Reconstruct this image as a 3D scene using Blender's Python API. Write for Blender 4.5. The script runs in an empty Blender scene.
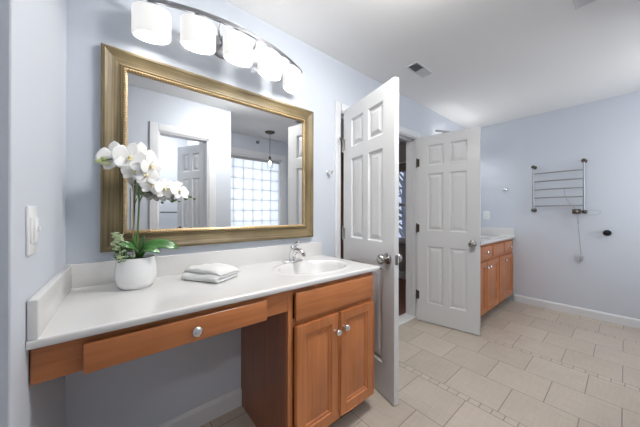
import bpy, bmesh, math, random
from mathutils import Vector, Matrix
random.seed(7)
C = bpy.context.scene.collection
S = bpy.context.scene

# ------------------------------------------------------------------ camera
YAW, PITCH, ROLL = 0.6916, 0.001, 0.002
F = Vector((math.sin(YAW)*math.cos(PITCH), math.cos(YAW)*math.cos(PITCH), math.sin(PITCH)))
R = Vector((math.cos(YAW), -math.sin(YAW), 0)); U = R.cross(F)
R2 = R*math.cos(ROLL) + U*math.sin(ROLL); U2 = -R*math.sin(ROLL) + U*math.cos(ROLL)
cam = bpy.data.cameras.new('camera'); cam.sensor_width = 36; cam.lens = 252.7038/640*36
cam.shift_y = -0.00125; cam.clip_start = 0.02
co = bpy.data.objects.new('camera', cam); C.objects.link(co); S.camera = co
M = Matrix((R2, U2, -F)).transposed().to_4x4(); M.translation = Vector((0, 0, 1.194)); co.matrix_world = M

# ------------------------------------------------------------------ world, exposure
w = bpy.data.worlds.new('world'); S.world = w; w.use_nodes = True
bg = w.node_tree.nodes['Background']; bg.inputs[0].default_value = (.62, .74, 1.0, 1); bg.inputs[1].default_value = .45
S.view_settings.view_transform = 'Standard'; S.view_settings.look = 'None'
S.view_settings.gamma = 1; S.view_settings.use_curve_mapping = False
S.view_settings.exposure = 1.12
S.cycles.use_denoising = True
S.cycles.max_bounces = 10; S.cycles.diffuse_bounces = 6; S.cycles.glossy_bounces = 5
S.cycles.sample_clamp_indirect = 6; S.cycles.caustics_reflective = False; S.cycles.caustics_refractive = False

def area_light(name, loc, rot, sx, sy, power, col=(1, 1, 1)):
    l = bpy.data.lights.new(name, 'AREA'); l.shape = 'RECTANGLE'; l.size = sx; l.size_y = sy; l.energy = power; l.color = col
    o = bpy.data.objects.new(name, l); C.objects.link(o); o.location = loc; o.rotation_euler = rot; return o
PI = math.pi
# daylight at the glass block window of the bath alcove, then fill light at an added, unseen room window
area_light('daylight_or_fill', (1.87, -1.25, 1.50), (PI/2, 0, 0), 1.1, 1.35, 3.9, (1, .99, .97))
area_light('daylight_or_fill', (3.45, -.90, 1.45), (PI/2, 0, 0), 1.1, 1.2, 7, (.93, .97, 1))  # fill light, its window is added and never in view
SHADE_E, DISC_E = 0.30, 9.0
FILL_DOME_E = 40.0  # glow of the added main fill dome

# ------------------------------------------------------------------ materials
def mat(name, col, rough=.5, metal=0, spec=.5, bump=0, bscale=30, var=0, vscale=3, emit=None, es=0, coat=0, trans=0):
    m = bpy.data.materials.new(name); m.use_nodes = True; n = m.node_tree.nodes; L = m.node_tree.links
    p = n['Principled BSDF']; p.inputs['Base Color'].default_value = (*col, 1); p.inputs['Roughness'].default_value = rough
    p.inputs['Metallic'].default_value = metal; p.inputs['Specular IOR Level'].default_value = spec
    p.inputs['Coat Weight'].default_value = coat; p.inputs['Transmission Weight'].default_value = trans
    tc = n.new('ShaderNodeTexCoord')
    if bump:
        t = n.new('ShaderNodeTexNoise'); t.inputs['Scale'].default_value = bscale; t.inputs['Detail'].default_value = 4
        b = n.new('ShaderNodeBump'); b.inputs['Strength'].default_value = bump; b.inputs['Distance'].default_value = .01
        L.new(tc.outputs['Object'], t.inputs['Vector']); L.new(t.outputs[0], b.inputs['Height']); L.new(b.outputs[0], p.inputs['Normal'])
    if var:
        t = n.new('ShaderNodeTexNoise'); t.inputs['Scale'].default_value = vscale; t.inputs['Detail'].default_value = 3
        L.new(tc.outputs['Object'], t.inputs['Vector'])
        mx = n.new('ShaderNodeMix'); mx.data_type = 'RGBA'
        mx.inputs[6].default_value = (*[c*(1-var) for c in col], 1); mx.inputs[7].default_value = (*[min(1, c*(1+var)) for c in col], 1)
        L.new(t.outputs[0], mx.inputs[0]); L.new(mx.outputs[2], p.inputs['Base Color'])
    if emit:
        p.inputs['Emission Color'].default_value = (*emit, 1); p.inputs['Emission Strength'].default_value = es
    return m

def grain_mat(name, c1, c2, axis, rough=.35, stretch=18, scale=4, coat=.2, dist=1.2, bump=.03):
    """wood or brushed gilt: noise drawn out along one axis"""
    m = bpy.data.materials.new(name); m.use_nodes = True; n = m.node_tree.nodes; L = m.node_tree.links
    p = n['Principled BSDF']; p.inputs['Roughness'].default_value = rough; p.inputs['Coat Weight'].default_value = coat
    p.inputs['Coat Roughness'].default_value = .25
    tc = n.new('ShaderNodeTexCoord'); mp = n.new('ShaderNodeMapping')
    sc = [stretch]*3; sc['xyz'.index(axis)] = 1; mp.inputs['Scale'].default_value = sc
    L.new(tc.outputs['Object'], mp.inputs['Vector'])
    t = n.new('ShaderNodeTexNoise'); t.inputs['Scale'].default_value = scale; t.inputs['Detail'].default_value = 6
    t.inputs['Distortion'].default_value = dist; L.new(mp.outputs[0], t.inputs['Vector'])
    t2 = n.new('ShaderNodeTexNoise'); t2.inputs['Scale'].default_value = 5; L.new(tc.outputs['Object'], t2.inputs['Vector'])
    ad = n.new('ShaderNodeMath'); ad.operation = 'ADD'; ml = n.new('ShaderNodeMath'); ml.operation = 'MULTIPLY'; ml.inputs[1].default_value = .6
    sb = n.new('ShaderNodeMath'); sb.operation = 'SUBTRACT'; sb.inputs[1].default_value = .3
    L.new(t2.outputs[0], ml.inputs[0]); L.new(t.outputs[0], ad.inputs[0]); L.new(ml.outputs[0], ad.inputs[1]); L.new(ad.outputs[0], sb.inputs[0])
    r = n.new('ShaderNodeValToRGB'); r.color_ramp.elements[0].position = .3; r.color_ramp.elements[1].position = .7
    r.color_ramp.elements[0].color = (*c1, 1); r.color_ramp.elements[1].color = (*c2, 1)
    L.new(sb.outputs[0], r.inputs[0]); L.new(r.outputs[0], p.inputs['Base Color'])
    b = n.new('ShaderNodeBump'); b.inputs['Strength'].default_value = bump; b.inputs['Distance'].default_value = .01
    L.new(t.outputs[0], b.inputs['Height']); L.new(b.outputs[0], p.inputs['Normal'])
    return m

def tile_mat():
    m = bpy.data.materials.new('floor_tile'); m.use_nodes = True; n = m.node_tree.nodes; L = m.node_tree.links
    p = n['Principled BSDF']; p.inputs['Roughness'].default_value = .42
    g = n.new('ShaderNodeNewGeometry'); sp = n.new('ShaderNodeSeparateXYZ'); L.new(g.outputs['Position'], sp.inputs[0])
    def mth(op, a, b=None, c=None):
        q = n.new('ShaderNodeMath'); q.operation = op
        for i, v in enumerate((a, b, c)):
            if v is None: continue
            if isinstance(v, (int, float)): q.inputs[i].default_value = v
            else: L.new(v, q.inputs[i])
        return q.outputs[0]
    X, Y = sp.outputs[0], sp.outputs[1]
    P, T, H = .992, .3137, .3185                        # three tiles and one mosaic band across, tile length along the room
    xs = mth('SUBTRACT', X, 1.795 - 4*P)
    grp = mth('FLOOR', mth('DIVIDE', xs, P)); xm = mth('SUBTRACT', xs, mth('MULTIPLY', grp, P))
    idx = mth('FLOOR', mth('DIVIDE', xm, T)); xt = mth('SUBTRACT', xm, mth('MULTIPLY', idx, T))
    band = mth('GREATER_THAN', xm, 3*T)
    strip = mth('ADD', mth('MULTIPLY', grp, 3), idx)
    par = mth('MODULO', strip, 2)
    ys = mth('ADD', mth('SUBTRACT', Y, .489 - 20*H), mth('MULTIPLY', par, H/2))
    row = mth('FLOOR', mth('DIVIDE', ys, H)); yt = mth('SUBTRACT', ys, mth('MULTIPLY', row, H))
    dx = mth('MINIMUM', xt, mth('SUBTRACT', T, xt)); dy = mth('MINIMUM', yt, mth('SUBTRACT', H, yt))
    dt = mth('MINIMUM', dx, dy)
    bl = .064
    yb = mth('ADD', Y, 20*bl); br = mth('FLOOR', mth('DIVIDE', yb, bl)); ybt = mth('SUBTRACT', yb, mth('MULTIPLY', br, bl))
    dbx = mth('MINIMUM', mth('SUBTRACT', xm, 3*T), mth('SUBTRACT', P, xm)); dby = mth('MINIMUM', ybt, mth('SUBTRACT', bl, ybt))
    db = mth('MINIMUM', dbx, dby)
    mixd = mth('ADD', mth('MULTIPLY', dt, mth('SUBTRACT', 1, band)), mth('MULTIPLY', db, band))
    gr = n.new('ShaderNodeMapRange'); gr.inputs[1].default_value = .0016; gr.inputs[2].default_value = .0034; L.new(mixd, gr.inputs[0])
    # tone per tile
    cb = n.new('ShaderNodeCombineXYZ'); L.new(strip, cb.inputs[0])
    L.new(mth('ADD', mth('MULTIPLY', row, mth('SUBTRACT', 1, band)), mth('MULTIPLY', br, band)), cb.inputs[1]); L.new(band, cb.inputs[2])
    wn = n.new('ShaderNodeTexWhiteNoise'); L.new(cb.outputs[0], wn.inputs['Vector'])
    # linen streaks
    mp = n.new('ShaderNodeMapping'); mp.inputs['Scale'].default_value = (90, 7, 1); L.new(g.outputs['Position'], mp.inputs[0])
    t = n.new('ShaderNodeTexNoise'); t.inputs['Scale'].default_value = 1; t.inputs['Detail'].default_value = 5; L.new(mp.outputs[0], t.inputs['Vector'])
    mp2 = n.new('ShaderNodeMapping'); mp2.inputs['Scale'].default_value = (8, 70, 1); L.new(g.outputs['Position'], mp2.inputs[0])
    t2 = n.new('ShaderNodeTexNoise'); t2.inputs['Scale'].default_value = 1; t2.inputs['Detail'].default_value = 4; L.new(mp2.outputs[0], t2.inputs['Vector'])
    t3 = n.new('ShaderNodeTexNoise'); t3.inputs['Scale'].default_value = 3; L.new(g.outputs['Position'], t3.inputs['Vector'])
    f = mth('ADD', mth('ADD', mth('MULTIPLY', wn.outputs[0], .22), mth('MULTIPLY', t.outputs[0], .5)), mth('ADD', mth('MULTIPLY', t2.outputs[0], .35), mth('MULTIPLY', t3.outputs[0], .4)))
    r = n.new('ShaderNodeMapRange'); r.inputs[1].default_value = .45; r.inputs[2].default_value = 1.0; L.new(f, r.inputs[0])
    mx = n.new('ShaderNodeMix'); mx.data_type = 'RGBA'; mx.inputs[6].default_value = (.405, .35, .292, 1); mx.inputs[7].default_value = (.56, .49, .415, 1)
    L.new(r.outputs[0], mx.inputs[0])
    m2 = n.new('ShaderNodeMix'); m2.data_type = 'RGBA'; m2.inputs[6].default_value = (.25, .215, .18, 1); L.new(gr.outputs[0], m2.inputs[0]); L.new(mx.outputs[2], m2.inputs[7])
    L.new(m2.outputs[2], p.inputs['Base Color'])
    b = n.new('ShaderNodeBump'); b.inputs['Strength'].default_value = .35; b.inputs['Distance'].default_value = .003; L.new(gr.outputs[0], b.inputs['Height']); L.new(b.outputs[0], p.inputs['Normal'])
    return m

def plank_mat():
    m = bpy.data.materials.new('floor_boards'); m.use_nodes = True; n = m.node_tree.nodes; L = m.node_tree.links
    p = n['Principled BSDF']; p.inputs['Roughness'].default_value = .3
    g = n.new('ShaderNodeNewGeometry'); mp = n.new('ShaderNodeMapping'); mp.inputs['Scale'].default_value = (1, 1, 1)
    L.new(g.outputs['Position'], mp.inputs[0])
    br = n.new('ShaderNodeTexBrick'); br.inputs['Color1'].default_value = (.16, .045, .018, 1); br.inputs['Color2'].default_value = (.24, .075, .03, 1)
    br.inputs['Mortar'].default_value = (.04, .012, .006, 1); br.inputs['Scale'].default_value = 1; br.inputs['Mortar Size'].default_value = .002
    br.inputs['Brick Width'].default_value = .9; br.inputs['Row Height'].default_value = .083; L.new(mp.outputs[0], br.inputs['Vector'])
    L.new(br.outputs[0], p.inputs['Base Color']); return m

WALL = mat('wall_paint_blue', (.555, .592, .655), .6, bump=.04, bscale=180)
CEIL = mat('ceiling_paint', (.80, .80, .80), .8, bump=.05, bscale=120)
WHITE = mat('trim_paint_white', (.66, .67, .69), .35, bump=.01, bscale=60)
DOORW = mat('door_paint_white', (.64, .645, .65), .38, bump=.015, bscale=80)
TILE = tile_mat(); PLANK = plank_mat()
WOODX = grain_mat('maple_stain_across', (.39, .130, .040), (.51, .185, .061), 'x', stretch=14, scale=2.2)
WOODZ = grain_mat('maple_stain_upright', (.39, .130, .040), (.51, .185, .061), 'z', stretch=14, scale=2.2)
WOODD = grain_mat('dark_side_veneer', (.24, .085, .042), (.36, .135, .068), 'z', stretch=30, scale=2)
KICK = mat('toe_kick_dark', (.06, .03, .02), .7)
MARBLE = mat('cultured_marble', (.66, .655, .648), .16, var=.03, vscale=5, coat=.3)
CHROME = mat('chrome', (.78, .78, .79), .09, 1)
NICKEL = mat('satin_nickel', (.40, .385, .37), .18, 1)
BRONZE = mat('aged_metal_hinge', (.10, .085, .07), .4, .8)
BLACK = mat('black_metal', (.015, .015, .018), .35, .5)
STEEL = mat('brushed_steel_bar', (.34, .345, .36), .34, 1)
GILTX = grain_mat('antique_gilt_across', (.082, .060, .023), (.235, .175, .085), 'x', rough=.5, stretch=60, scale=2.2, coat=.05, dist=.3, bump=.15)
GILTZ = grain_mat('antique_gilt_upright', (.082, .060, .023), (.235, .175, .085), 'z', rough=.5, stretch=60, scale=2.2, coat=.05, dist=.3, bump=.15)
GOLD = mat('bright_gold_beading', (.55, .40, .22), .35, .6, var=.3, vscale=60)
MIRROR = mat('mirror_silver', (.84, .85, .855), .004, 1)
PLATE = mat('switch_plate_white', (.78, .79, .80), .3)
CERAMIC = mat('white_ceramic', (.80, .80, .80), .12, coat=.5)
TOWELM = mat('white_terry', (.90, .90, .90), .95, bump=1.0, bscale=260, spec=.1)
PETAL = mat('orchid_petal', (.86, .855, .84), .55, spec=.2, var=.03, vscale=40)
LIP = mat('orchid_throat', (.80, .72, .42), .5)
STEMG = mat('orchid_stem', (.09, .16, .035), .5, var=.3, vscale=30)
LEAFG = mat('orchid_leaf', (.045, .16, .03), .3, var=.35, vscale=18)
FILLER = mat('pale_green_rosettes', (.50, .58, .36), .6, var=.3, vscale=60)
BUDM = mat('orchid_bud', (.52, .58, .28), .5, var=.25, vscale=50)
MOSS = mat('moss', (.05, .07, .03), .95, bump=1, bscale=120)
GROUT = mat('glass_block_mortar', (.70, .70, .69), .7)
GREYW = mat('bedroom_grey_paint', (.36, .36, .37), .6)
DRESS = mat('dresser_grey', (.13, .135, .14), .5, var=.1)
BLIND = mat('blind_valance', (.16, .14, .13), .7)
WARD = grain_mat('wardrobe_wood', (.10, .045, .025), (.20, .10, .06), 'z')
BARK = mat('bark', (.27, .25, .25), .9)
SHADE = mat('opal_glass_shade', (.42, .42, .415), .3, emit=(1, .98, .95), es=SHADE_E)
DISC = mat('lit_opal_diffuser', (.9, .9, .9), .4, emit=(1, .97, .93), es=DISC_E)
UPLIGHT = mat('added_uplight_disc', (.9, .9, .9), .4, emit=(1, .97, .93), es=DISC_E*.45)  # glow of the added upper discs, lifts the ceiling
FILL_DOME = mat('fill_dome_glow', (.9, .9, .9), .4, emit=(1, .98, .95), es=FILL_DOME_E)  # added fill source, out of view
CLEAR = mat('clear_glass', (.95, .97, .98), .02, trans=1)
VENTG = mat('vent_grey_inside', (.055, .055, .055), .8)
CORD = mat('grey_cord', (.38, .38, .40), .4)

def block_glass():
    m = bpy.data.materials.new('frosted_glass_block'); m.use_nodes = True; n = m.node_tree.nodes; L = m.node_tree.links
    p = n['Principled BSDF']; p.inputs['Base Color'].default_value = (.85, .87, .88, 1); p.inputs['Roughness'].default_value = .15
    tr = n.new('ShaderNodeBsdfTranslucent'); tr.inputs[0].default_value = (.96, .98, 1, 1)
    mx = n.new('ShaderNodeMixShader'); mx.inputs[0].default_value = .85
    tc = n.new('ShaderNodeTexCoord'); t = n.new('ShaderNodeTexNoise'); t.inputs['Scale'].default_value = 22; t.inputs['Detail'].default_value = 2
    b = n.new('ShaderNodeBump'); b.inputs['Strength'].default_value = .8; b.inputs['Distance'].default_value = .02
    L.new(tc.outputs['Object'], t.inputs['Vector']); L.new(t.outputs[0], b.inputs['Height']); L.new(b.outputs[0], p.inputs['Normal'])
    L.new(p.outputs[0], mx.inputs[1]); L.new(tr.outputs[0], mx.inputs[2]); L.new(mx.outputs[0], n['Material Output'].inputs[0])
    return m
BLOCK = block_glass(); MORT = block_glass(); MORT.name = 'translucent_mortar'; MORT.node_tree.nodes['Translucent BSDF'].inputs[0].default_value = (.84, .85, .86, 1)

# ------------------------------------------------------------------ helpers
def obj(name, bm, m, parent=None, smooth=None, loc=None, keep=False):
    if not keep: bmesh.ops.recalc_face_normals(bm, faces=bm.faces)
    me = bpy.data.meshes.new(name); bm.to_mesh(me); bm.free()
    for q in (m if isinstance(m, (list, tuple)) else [m]): me.materials.append(q)
    if smooth is not None:
        for f in me.polygons: f.use_smooth = True
        if smooth < 180: me.set_sharp_from_angle(angle=math.radians(smooth))
    o = bpy.data.objects.new(name, me); C.objects.link(o)
    if parent: o.parent = parent
    if loc: o.location = loc
    return o
def thing(name, label, cat, loc=(0, 0, 0), rz=0, group=None):
    o = bpy.data.objects.new(name, None); C.objects.link(o); o.location = loc; o.rotation_euler = (0, 0, rz)
    o.empty_display_size = .05; o['label'] = label; o['category'] = cat
    if group: o['group'] = group
    return o
def tag(o, label, cat, group=None):
    o['label'] = label; o['category'] = cat
    if group: o['group'] = group
    return o
def struct(name, bm, m, label=None, smooth=None):
    o = obj(name, bm, m, smooth=smooth); o['kind'] = 'structure'
    if label: o['label'] = label
    return o
def dup(root, loc, rz=0, label=None):
    r = root.copy(); C.objects.link(r); r.location = loc; r.rotation_euler = (0, 0, rz)
    if label: r['label'] = label
    for ch in list(root.children):
        c = ch.copy(); C.objects.link(c); c.parent = r
        for g in ch.children:
            d = g.copy(); C.objects.link(d); d.parent = c
    return r
def B(): return bmesh.new()
def box(bm, x0, x1, y0, y1, z0, z1, bev=0, seg=2, mi=0):
    r = bmesh.ops.create_cube(bm, size=1, matrix=Matrix.Translation(((x0+x1)/2, (y0+y1)/2, (z0+z1)/2)) @ Matrix.Diagonal((x1-x0, y1-y0, z1-z0, 1)))
    if bev:
        es = list({e for v in r['verts'] for e in v.link_edges})
        q = bmesh.ops.bevel(bm, geom=es, offset=bev, segments=seg, profile=.5, affect='EDGES')
        if mi:
            for f in q['faces']: f.material_index = mi
    elif mi:
        for f in {f for v in r['verts'] for f in v.link_faces}: f.material_index = mi
    return bm
def xform(bm, mtx, since=0):
    bmesh.ops.transform(bm, matrix=mtx, verts=list(bm.verts)[since:])
def lathe(bm, prof, c=(0, 0, 0), axis='z', seg=24, sx=1, sy=1, cap=True):
    """prof: (radius, along)"""
    rings = []
    for r, a in prof:
        ring = []
        for k in range(seg):
            t = 2*PI*k/seg; p = (r*math.cos(t)*sx, r*math.sin(t)*sy, a)
            if axis == 'y': p = (p[0], a, p[1])
            elif axis == '-y': p = (p[0], -a, p[1])
            elif axis == 'x': p = (a, p[0], p[1])
            elif axis == '-x': p = (-a, p[0], p[1])
            ring.append(bm.verts.new((c[0]+p[0], c[1]+p[1], c[2]+p[2])))
        rings.append(ring)
    for a, b in zip(rings, rings[1:]):
        for k in range(seg): bm.faces.new((a[k], a[(k+1) % seg], b[(k+1) % seg], b[k]))
    if cap: bm.faces.new(rings[0]); bm.faces.new(rings[-1])
    return bm
def tube(bm, pts, r, seg=10, cap=True, closed=False):
    pts = [Vector(p) for p in pts]; n = len(pts); rings = []
    up = Vector((0, 0, 1)); prev = None
    for i, p in enumerate(pts):
        if closed: d = pts[(i+1) % n] - pts[i-1]
        else: d = pts[min(i+1, n-1)] - pts[max(i-1, 0)]
        d.normalize()
        if prev is None: a = d.cross(up) if abs(d.z) < .95 else d.cross(Vector((1, 0, 0)))
        else: a = prev - d*prev.dot(d)
        a.normalize(); prev = a; b = d.cross(a)
        rr = r[i] if isinstance(r, (list, tuple)) else r
        rings.append([bm.verts.new(p + a*rr*math.cos(2*PI*k/seg) + b*rr*math.sin(2*PI*k/seg)) for k in range(seg)])
    prs = list(zip(rings, rings[1:])) + ([(rings[-1], rings[0])] if closed else [])
    for a, b in prs:
        for k in range(seg): bm.faces.new((a[k], a[(k+1) % seg], b[(k+1) % seg], b[k]))
    if cap and not closed: bm.faces.new(rings[0]); bm.faces.new(rings[-1])
    return bm
def curve(ps, n=8):
    """Catmull-Rom through points"""
    ps = [Vector(p) for p in ps]; q = [ps[0]*2-ps[1]] + ps + [ps[-1]*2-ps[-2]]; out = []
    for i in range(1, len(q)-2):
        for k in range(n):
            t = k/n; a, b, c, d = q[i-1:i+3]
            out.append(.5*((2*b) + (c-a)*t + (2*a-5*b+4*c-d)*t*t + (3*b-a-3*c+d)*t*t*t))
    out.append(ps[-1]); return out
def ball(bm, c, r, sx=1, sy=1, sz=1, u=14, v=10, rot=None):
    m = Matrix.Translation(c)
    if rot is not None: m = m @ rot
    bmesh.ops.create_uvsphere(bm, u_segments=u, v_segments=v, radius=r, matrix=m @ Matrix.Diagonal((sx, sy, sz, 1))); return bm
def extr(bm, prof, o, du, dv, dl, ln):
    """extrude a closed 2D outline along dl"""
    o, du, dv, dl = Vector(o), Vector(du), Vector(dv), Vector(dl)
    a = [bm.verts.new(o+du*p+dv*q) for p, q in prof]; b = [bm.verts.new(v.co+dl*ln) for v in a]; n = len(a)
    for k in range(n): bm.faces.new((a[k], a[(k+1) % n], b[(k+1) % n], b[k]))
    bm.faces.new(a); bm.faces.new(b); return bm
def panel_slab(bm, w, h, t, panels, prof, back=True, o=(0, 0, 0)):
    """door leaf in x 0..w, z 0..h, front at y=0, back at y=t; panels (x0,x1,z0,z1); prof (inset, depth)"""
    xs = sorted({0, w, *[p[0] for p in panels], *[p[1] for p in panels]}); zs = sorted({0, h, *[p[2] for p in panels], *[p[3] for p in panels]})
    O = Vector(o)
    def q(pts): bm.faces.new([bm.verts.new(O+Vector(p)) for p in pts])
    for side in ((0, 1), (t, -1)) if back else ((0, 1),):
        y0, s = side
        for i in range(len(xs)-1):
            for j in range(len(zs)-1):
                a, b, c, d = xs[i], xs[i+1], zs[j], zs[j+1]
                if any(p[0] <= a and b <= p[1] and p[2] <= c and d <= p[3] for p in panels): continue
                q([(a, y0, c), (b, y0, c), (b, y0, d), (a, y0, d)])
        for (a, b, c, d) in panels:
            seq = [(0, 0)] + list(prof)
            for (i0, e0), (i1, e1) in zip(seq, seq[1:]):
                k0 = [(a+i0, y0+s*e0, c+i0), (b-i0, y0+s*e0, c+i0), (b-i0, y0+s*e0, d-i0), (a+i0, y0+s*e0, d-i0)]
                k1 = [(a+i1, y0+s*e1, c+i1), (b-i1, y0+s*e1, c+i1), (b-i1, y0+s*e1, d-i1), (a+i1, y0+s*e1, d-i1)]
                for m in range(4): q([k0[m], k0[(m+1) % 4], k1[(m+1) % 4], k1[m]])
            q(k1)
    if not back: q([(0, t, 0), (w, t, 0), (w, t, h), (0, t, h)])
    for i in range(len(xs)-1):
        for z in (0, h): q([(xs[i], 0, z), (xs[i+1], 0, z), (xs[i+1], t, z), (xs[i], t, z)])
    for j in range(len(zs)-1):
        for x in (0, w): q([(x, 0, zs[j]), (x, 0, zs[j+1]), (x, t, zs[j+1]), (x, t, zs[j])])
    bmesh.ops.remove_doubles(bm, verts=bm.verts, dist=.0002)
    return bm

D, H = 1.531, 2.469          # vanity wall, ceiling height
XL, XR = -.148, 4.227        # left and right walls
YF, YA = -.136, -.936        # wall behind the camera, back wall of the bath alcove

def lean(o):
    """the left wall is a little out of square: ease everything that meets it onto its slope"""
    off = o.parent.location if o.parent else Vector((0, 0, 0))
    for v in o.data.vertices:
        x, y = v.co.x+off.x, v.co.y+off.y
        v.co.x -= LEAN*(D-y)*max(0, min(1, 1-(x-XL)/.25))
    return o
LEAN = .0298
# ------------------------------------------------------------------ structure
struct('floor', box(B(), -1.0, 4.35, -2.0, D+.05, -.05, 0), TILE, 'pale beige stone-look tiles with thin mosaic bands')
struct('floor', box(B(), -.2, 4.3, D+.05, 5.2, -.05, .002), PLANK, 'red-brown wooden floorboards beyond the double doors')
struct('ceiling', box(B(), -1.0, 4.35, -2.0, 5.3, H, H+.1), CEIL, 'flat white ceiling')
b = B(); box(b, XL-.2, 1.487, D, D+.12, 0, H); box(b, 2.695, XR+.1, D, D+.12, 0, H); box(b, 1.487, 2.695, D, D+.12, 2.055, H)
struct('wall_back', b, WALL, 'pale blue wall behind the vanities')
YE = .858
lean(struct('wall_left', box(B(), -1.0, XL, YE, D, 0, H, .004), WALL, 'pale blue wall return with the dimmer switch'))
struct('wall_left', box(B(), -1.1, -1.0, -2, YE, 0, H), WALL)
struct('wall_right', box(B(), XR, XR+.1, YA-.1, D, 0, H), WALL, 'pale blue wall with the towel warmer')
MD0, MD1 = .39, .892
b = B(); box(b, -1.0, MD0, YF-.11, YF, 0, H); box(b, MD1, 1.161, YF-.11, YF, 0, H); box(b, MD0, MD1, YF-.11, YF, 2.06, H)
struct('wall_front', b, WALL, 'pale blue wall with a doorway, seen in the mirror')
struct('wall_front', box(B(), 1.061, 1.161, YA-.05, YF-.11, 0, H), WALL)
struct('wall_front', box(B(), 2.58, 2.68, YA-.05, -.22, 0, H), WALL)
WX0, WX1, WZ0, WZ1 = 1.33, 2.37, .86, 2.135
b = B(); box(b, 1.061, WX0, YA-.12, YA, 0, H); box(b, WX1, 2.95, YA-.12, YA, 0, H); box(b, WX0, WX1, YA-.12, YA, 0, WZ0); box(b, WX0, WX1, YA-.12, YA, WZ1, H)
box(b, 2.95, 4.0, YA-.12, YA, 0, .85); box(b, 2.95, 4.0, YA-.12, YA, 2.05, H); box(b, 4.0, XR+.1, YA-.12, YA, 0, H)
struct('wall_alcove', b, WALL, 'pale blue wall around the glass block window')
b = B(); box(b, .0, .1, -2.0, YF-.11, 0, H); box(b, .1, 1.061, -2.0, -1.75, 0, H)
struct('wall_toilet_room', b, mat('toilet_room_paint', (.66, .69, .73), .7), 'pale grey wall inside the small room seen in the mirror')
struct('wall_toilet_room', box(B(), 1.0, 1.06, -1.75, YA-.05, 0, H), mat('toilet_room_paint', (.66, .69, .73), .7))
# bedroom shell
b = B(); box(b, 4.1, 4.2, D+.12, 2.25, 0, H); box(b, 4.1, 4.2, 3.1, 5.1, 0, H); box(b, 4.1, 4.2, 2.25, 3.1, 0, .70); box(b, 4.1, 4.2, 2.25, 3.1, 2.12, H)
struct('wall_bedroom', b, GREYW, 'grey bedroom wall with a window, seen through the doors')
b = B(); box(b, -.2, 4.2, 5.0, 5.1, 0, H); box(b, -.3, -.2, D+.12, 5.1, 0, H); struct('wall_bedroom', b, GREYW)

# baseboards
BP = [(0, 0), (.014, 0), (.014, .078), (.010, .088), (.006, .094), (0, .097)]
struct('baseboard_right', extr(B(), BP, (XR, YA, 0), (-1, 0, 0), (0, 0, 1), (0, 1, 0), D-YA-.57), WHITE)
struct('baseboard_back', extr(B(), [(p*1.1, q*1.08) for p, q in BP], (XL, D, 0), (0, -1, 0), (0, 0, 1), (1, 0, 0), .628-XL), WHITE)
struct('baseboard_back', extr(B(), BP, (1.265, D, 0), (0, -1, 0), (0, 0, 1), (1, 0, 0), .155), WHITE)
lean(struct('baseboard_left', extr(B(), BP, (XL, YE, 0), (1, 0, 0), (0, 0, 1), (0, 1, 0), D-YE), WHITE))
struct('baseboard_left', extr(B(), BP, (-1.0, YE, 0), (0, -1, 0), (0, 0, 1), (1, 0, 0), .85), WHITE)
b = extr(B(), [(p, q*1.4) for p, q in BP], (4.1, D+.12, 0), (-1, 0, 0), (0, 0, 1), (0, 1, 0), 3.3)
struct('baseboard_bedroom', b, WHITE)
# casing: frame round an opening in a wall that runs along x
def casing(bm, x0, x1, z1, y, s, wd=.078, th=.018, z0=0):
    """s = -1: stands out towards -y, +1 towards +y"""
    P = [(0, 0), (0, .010), (.012, .016), (.05, th), (wd-.006, th), (wd, th-.006), (wd, 0)]
    extr(bm, P, (x0, y, z0), (-1, 0, 0), (0, s, 0), (0, 0, 1), z1-z0+wd)
    extr(bm, P, (x1, y, z0), (1, 0, 0), (0, s, 0), (0, 0, 1), z1-z0+wd)
    extr(bm, P, (x0-.0, y, z1), (0, 0, 1), (0, s, 0), (1, 0, 0), x1-x0)
    return bm
struct('trim_1', casing(B(), 1.485, 2.698, 2.050, D, -1, wd=.064), WHITE, 'white casing around the double doors')
b = B(); box(b, 1.487, 1.492, D-.002, D+.122, 0, 2.055); box(b, 2.688, 2.695, D-.002, D+.122, 0, 2.055); box(b, 1.487, 2.695, D-.002, D+.122, 2.04, 2.055)
box(b, 2.680, 2.688, D+.05, D+.085, 0, 2.04); box(b, 1.492, 2.688, D+.05, D+.085, 2.027, 2.04)
struct('trim_2', b, WHITE, 'white jamb and stop of the double doors')
struct('trim_3', box(B(), 1.487, 2.695, D-.01, D+.13, 0, .012, .004), mat('marble_threshold', (.72, .72, .71), .3), 'white threshold strip under the double doors')
struct('trim_4', casing(B(), MD0, MD1, 2.058, YF, 1, wd=.084), WHITE, 'white casing of the doorway seen in the mirror')
b = B(); box(b, MD0-.002, MD0+.012, YF-.112, YF, 0, 2.058); box(b, MD1-.012, MD1+.002, YF-.112, YF, 0, 2.058); box(b, MD0, MD1, YF-.112, YF, 2.046, 2.06)
struct('trim_5', b, WHITE)

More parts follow.
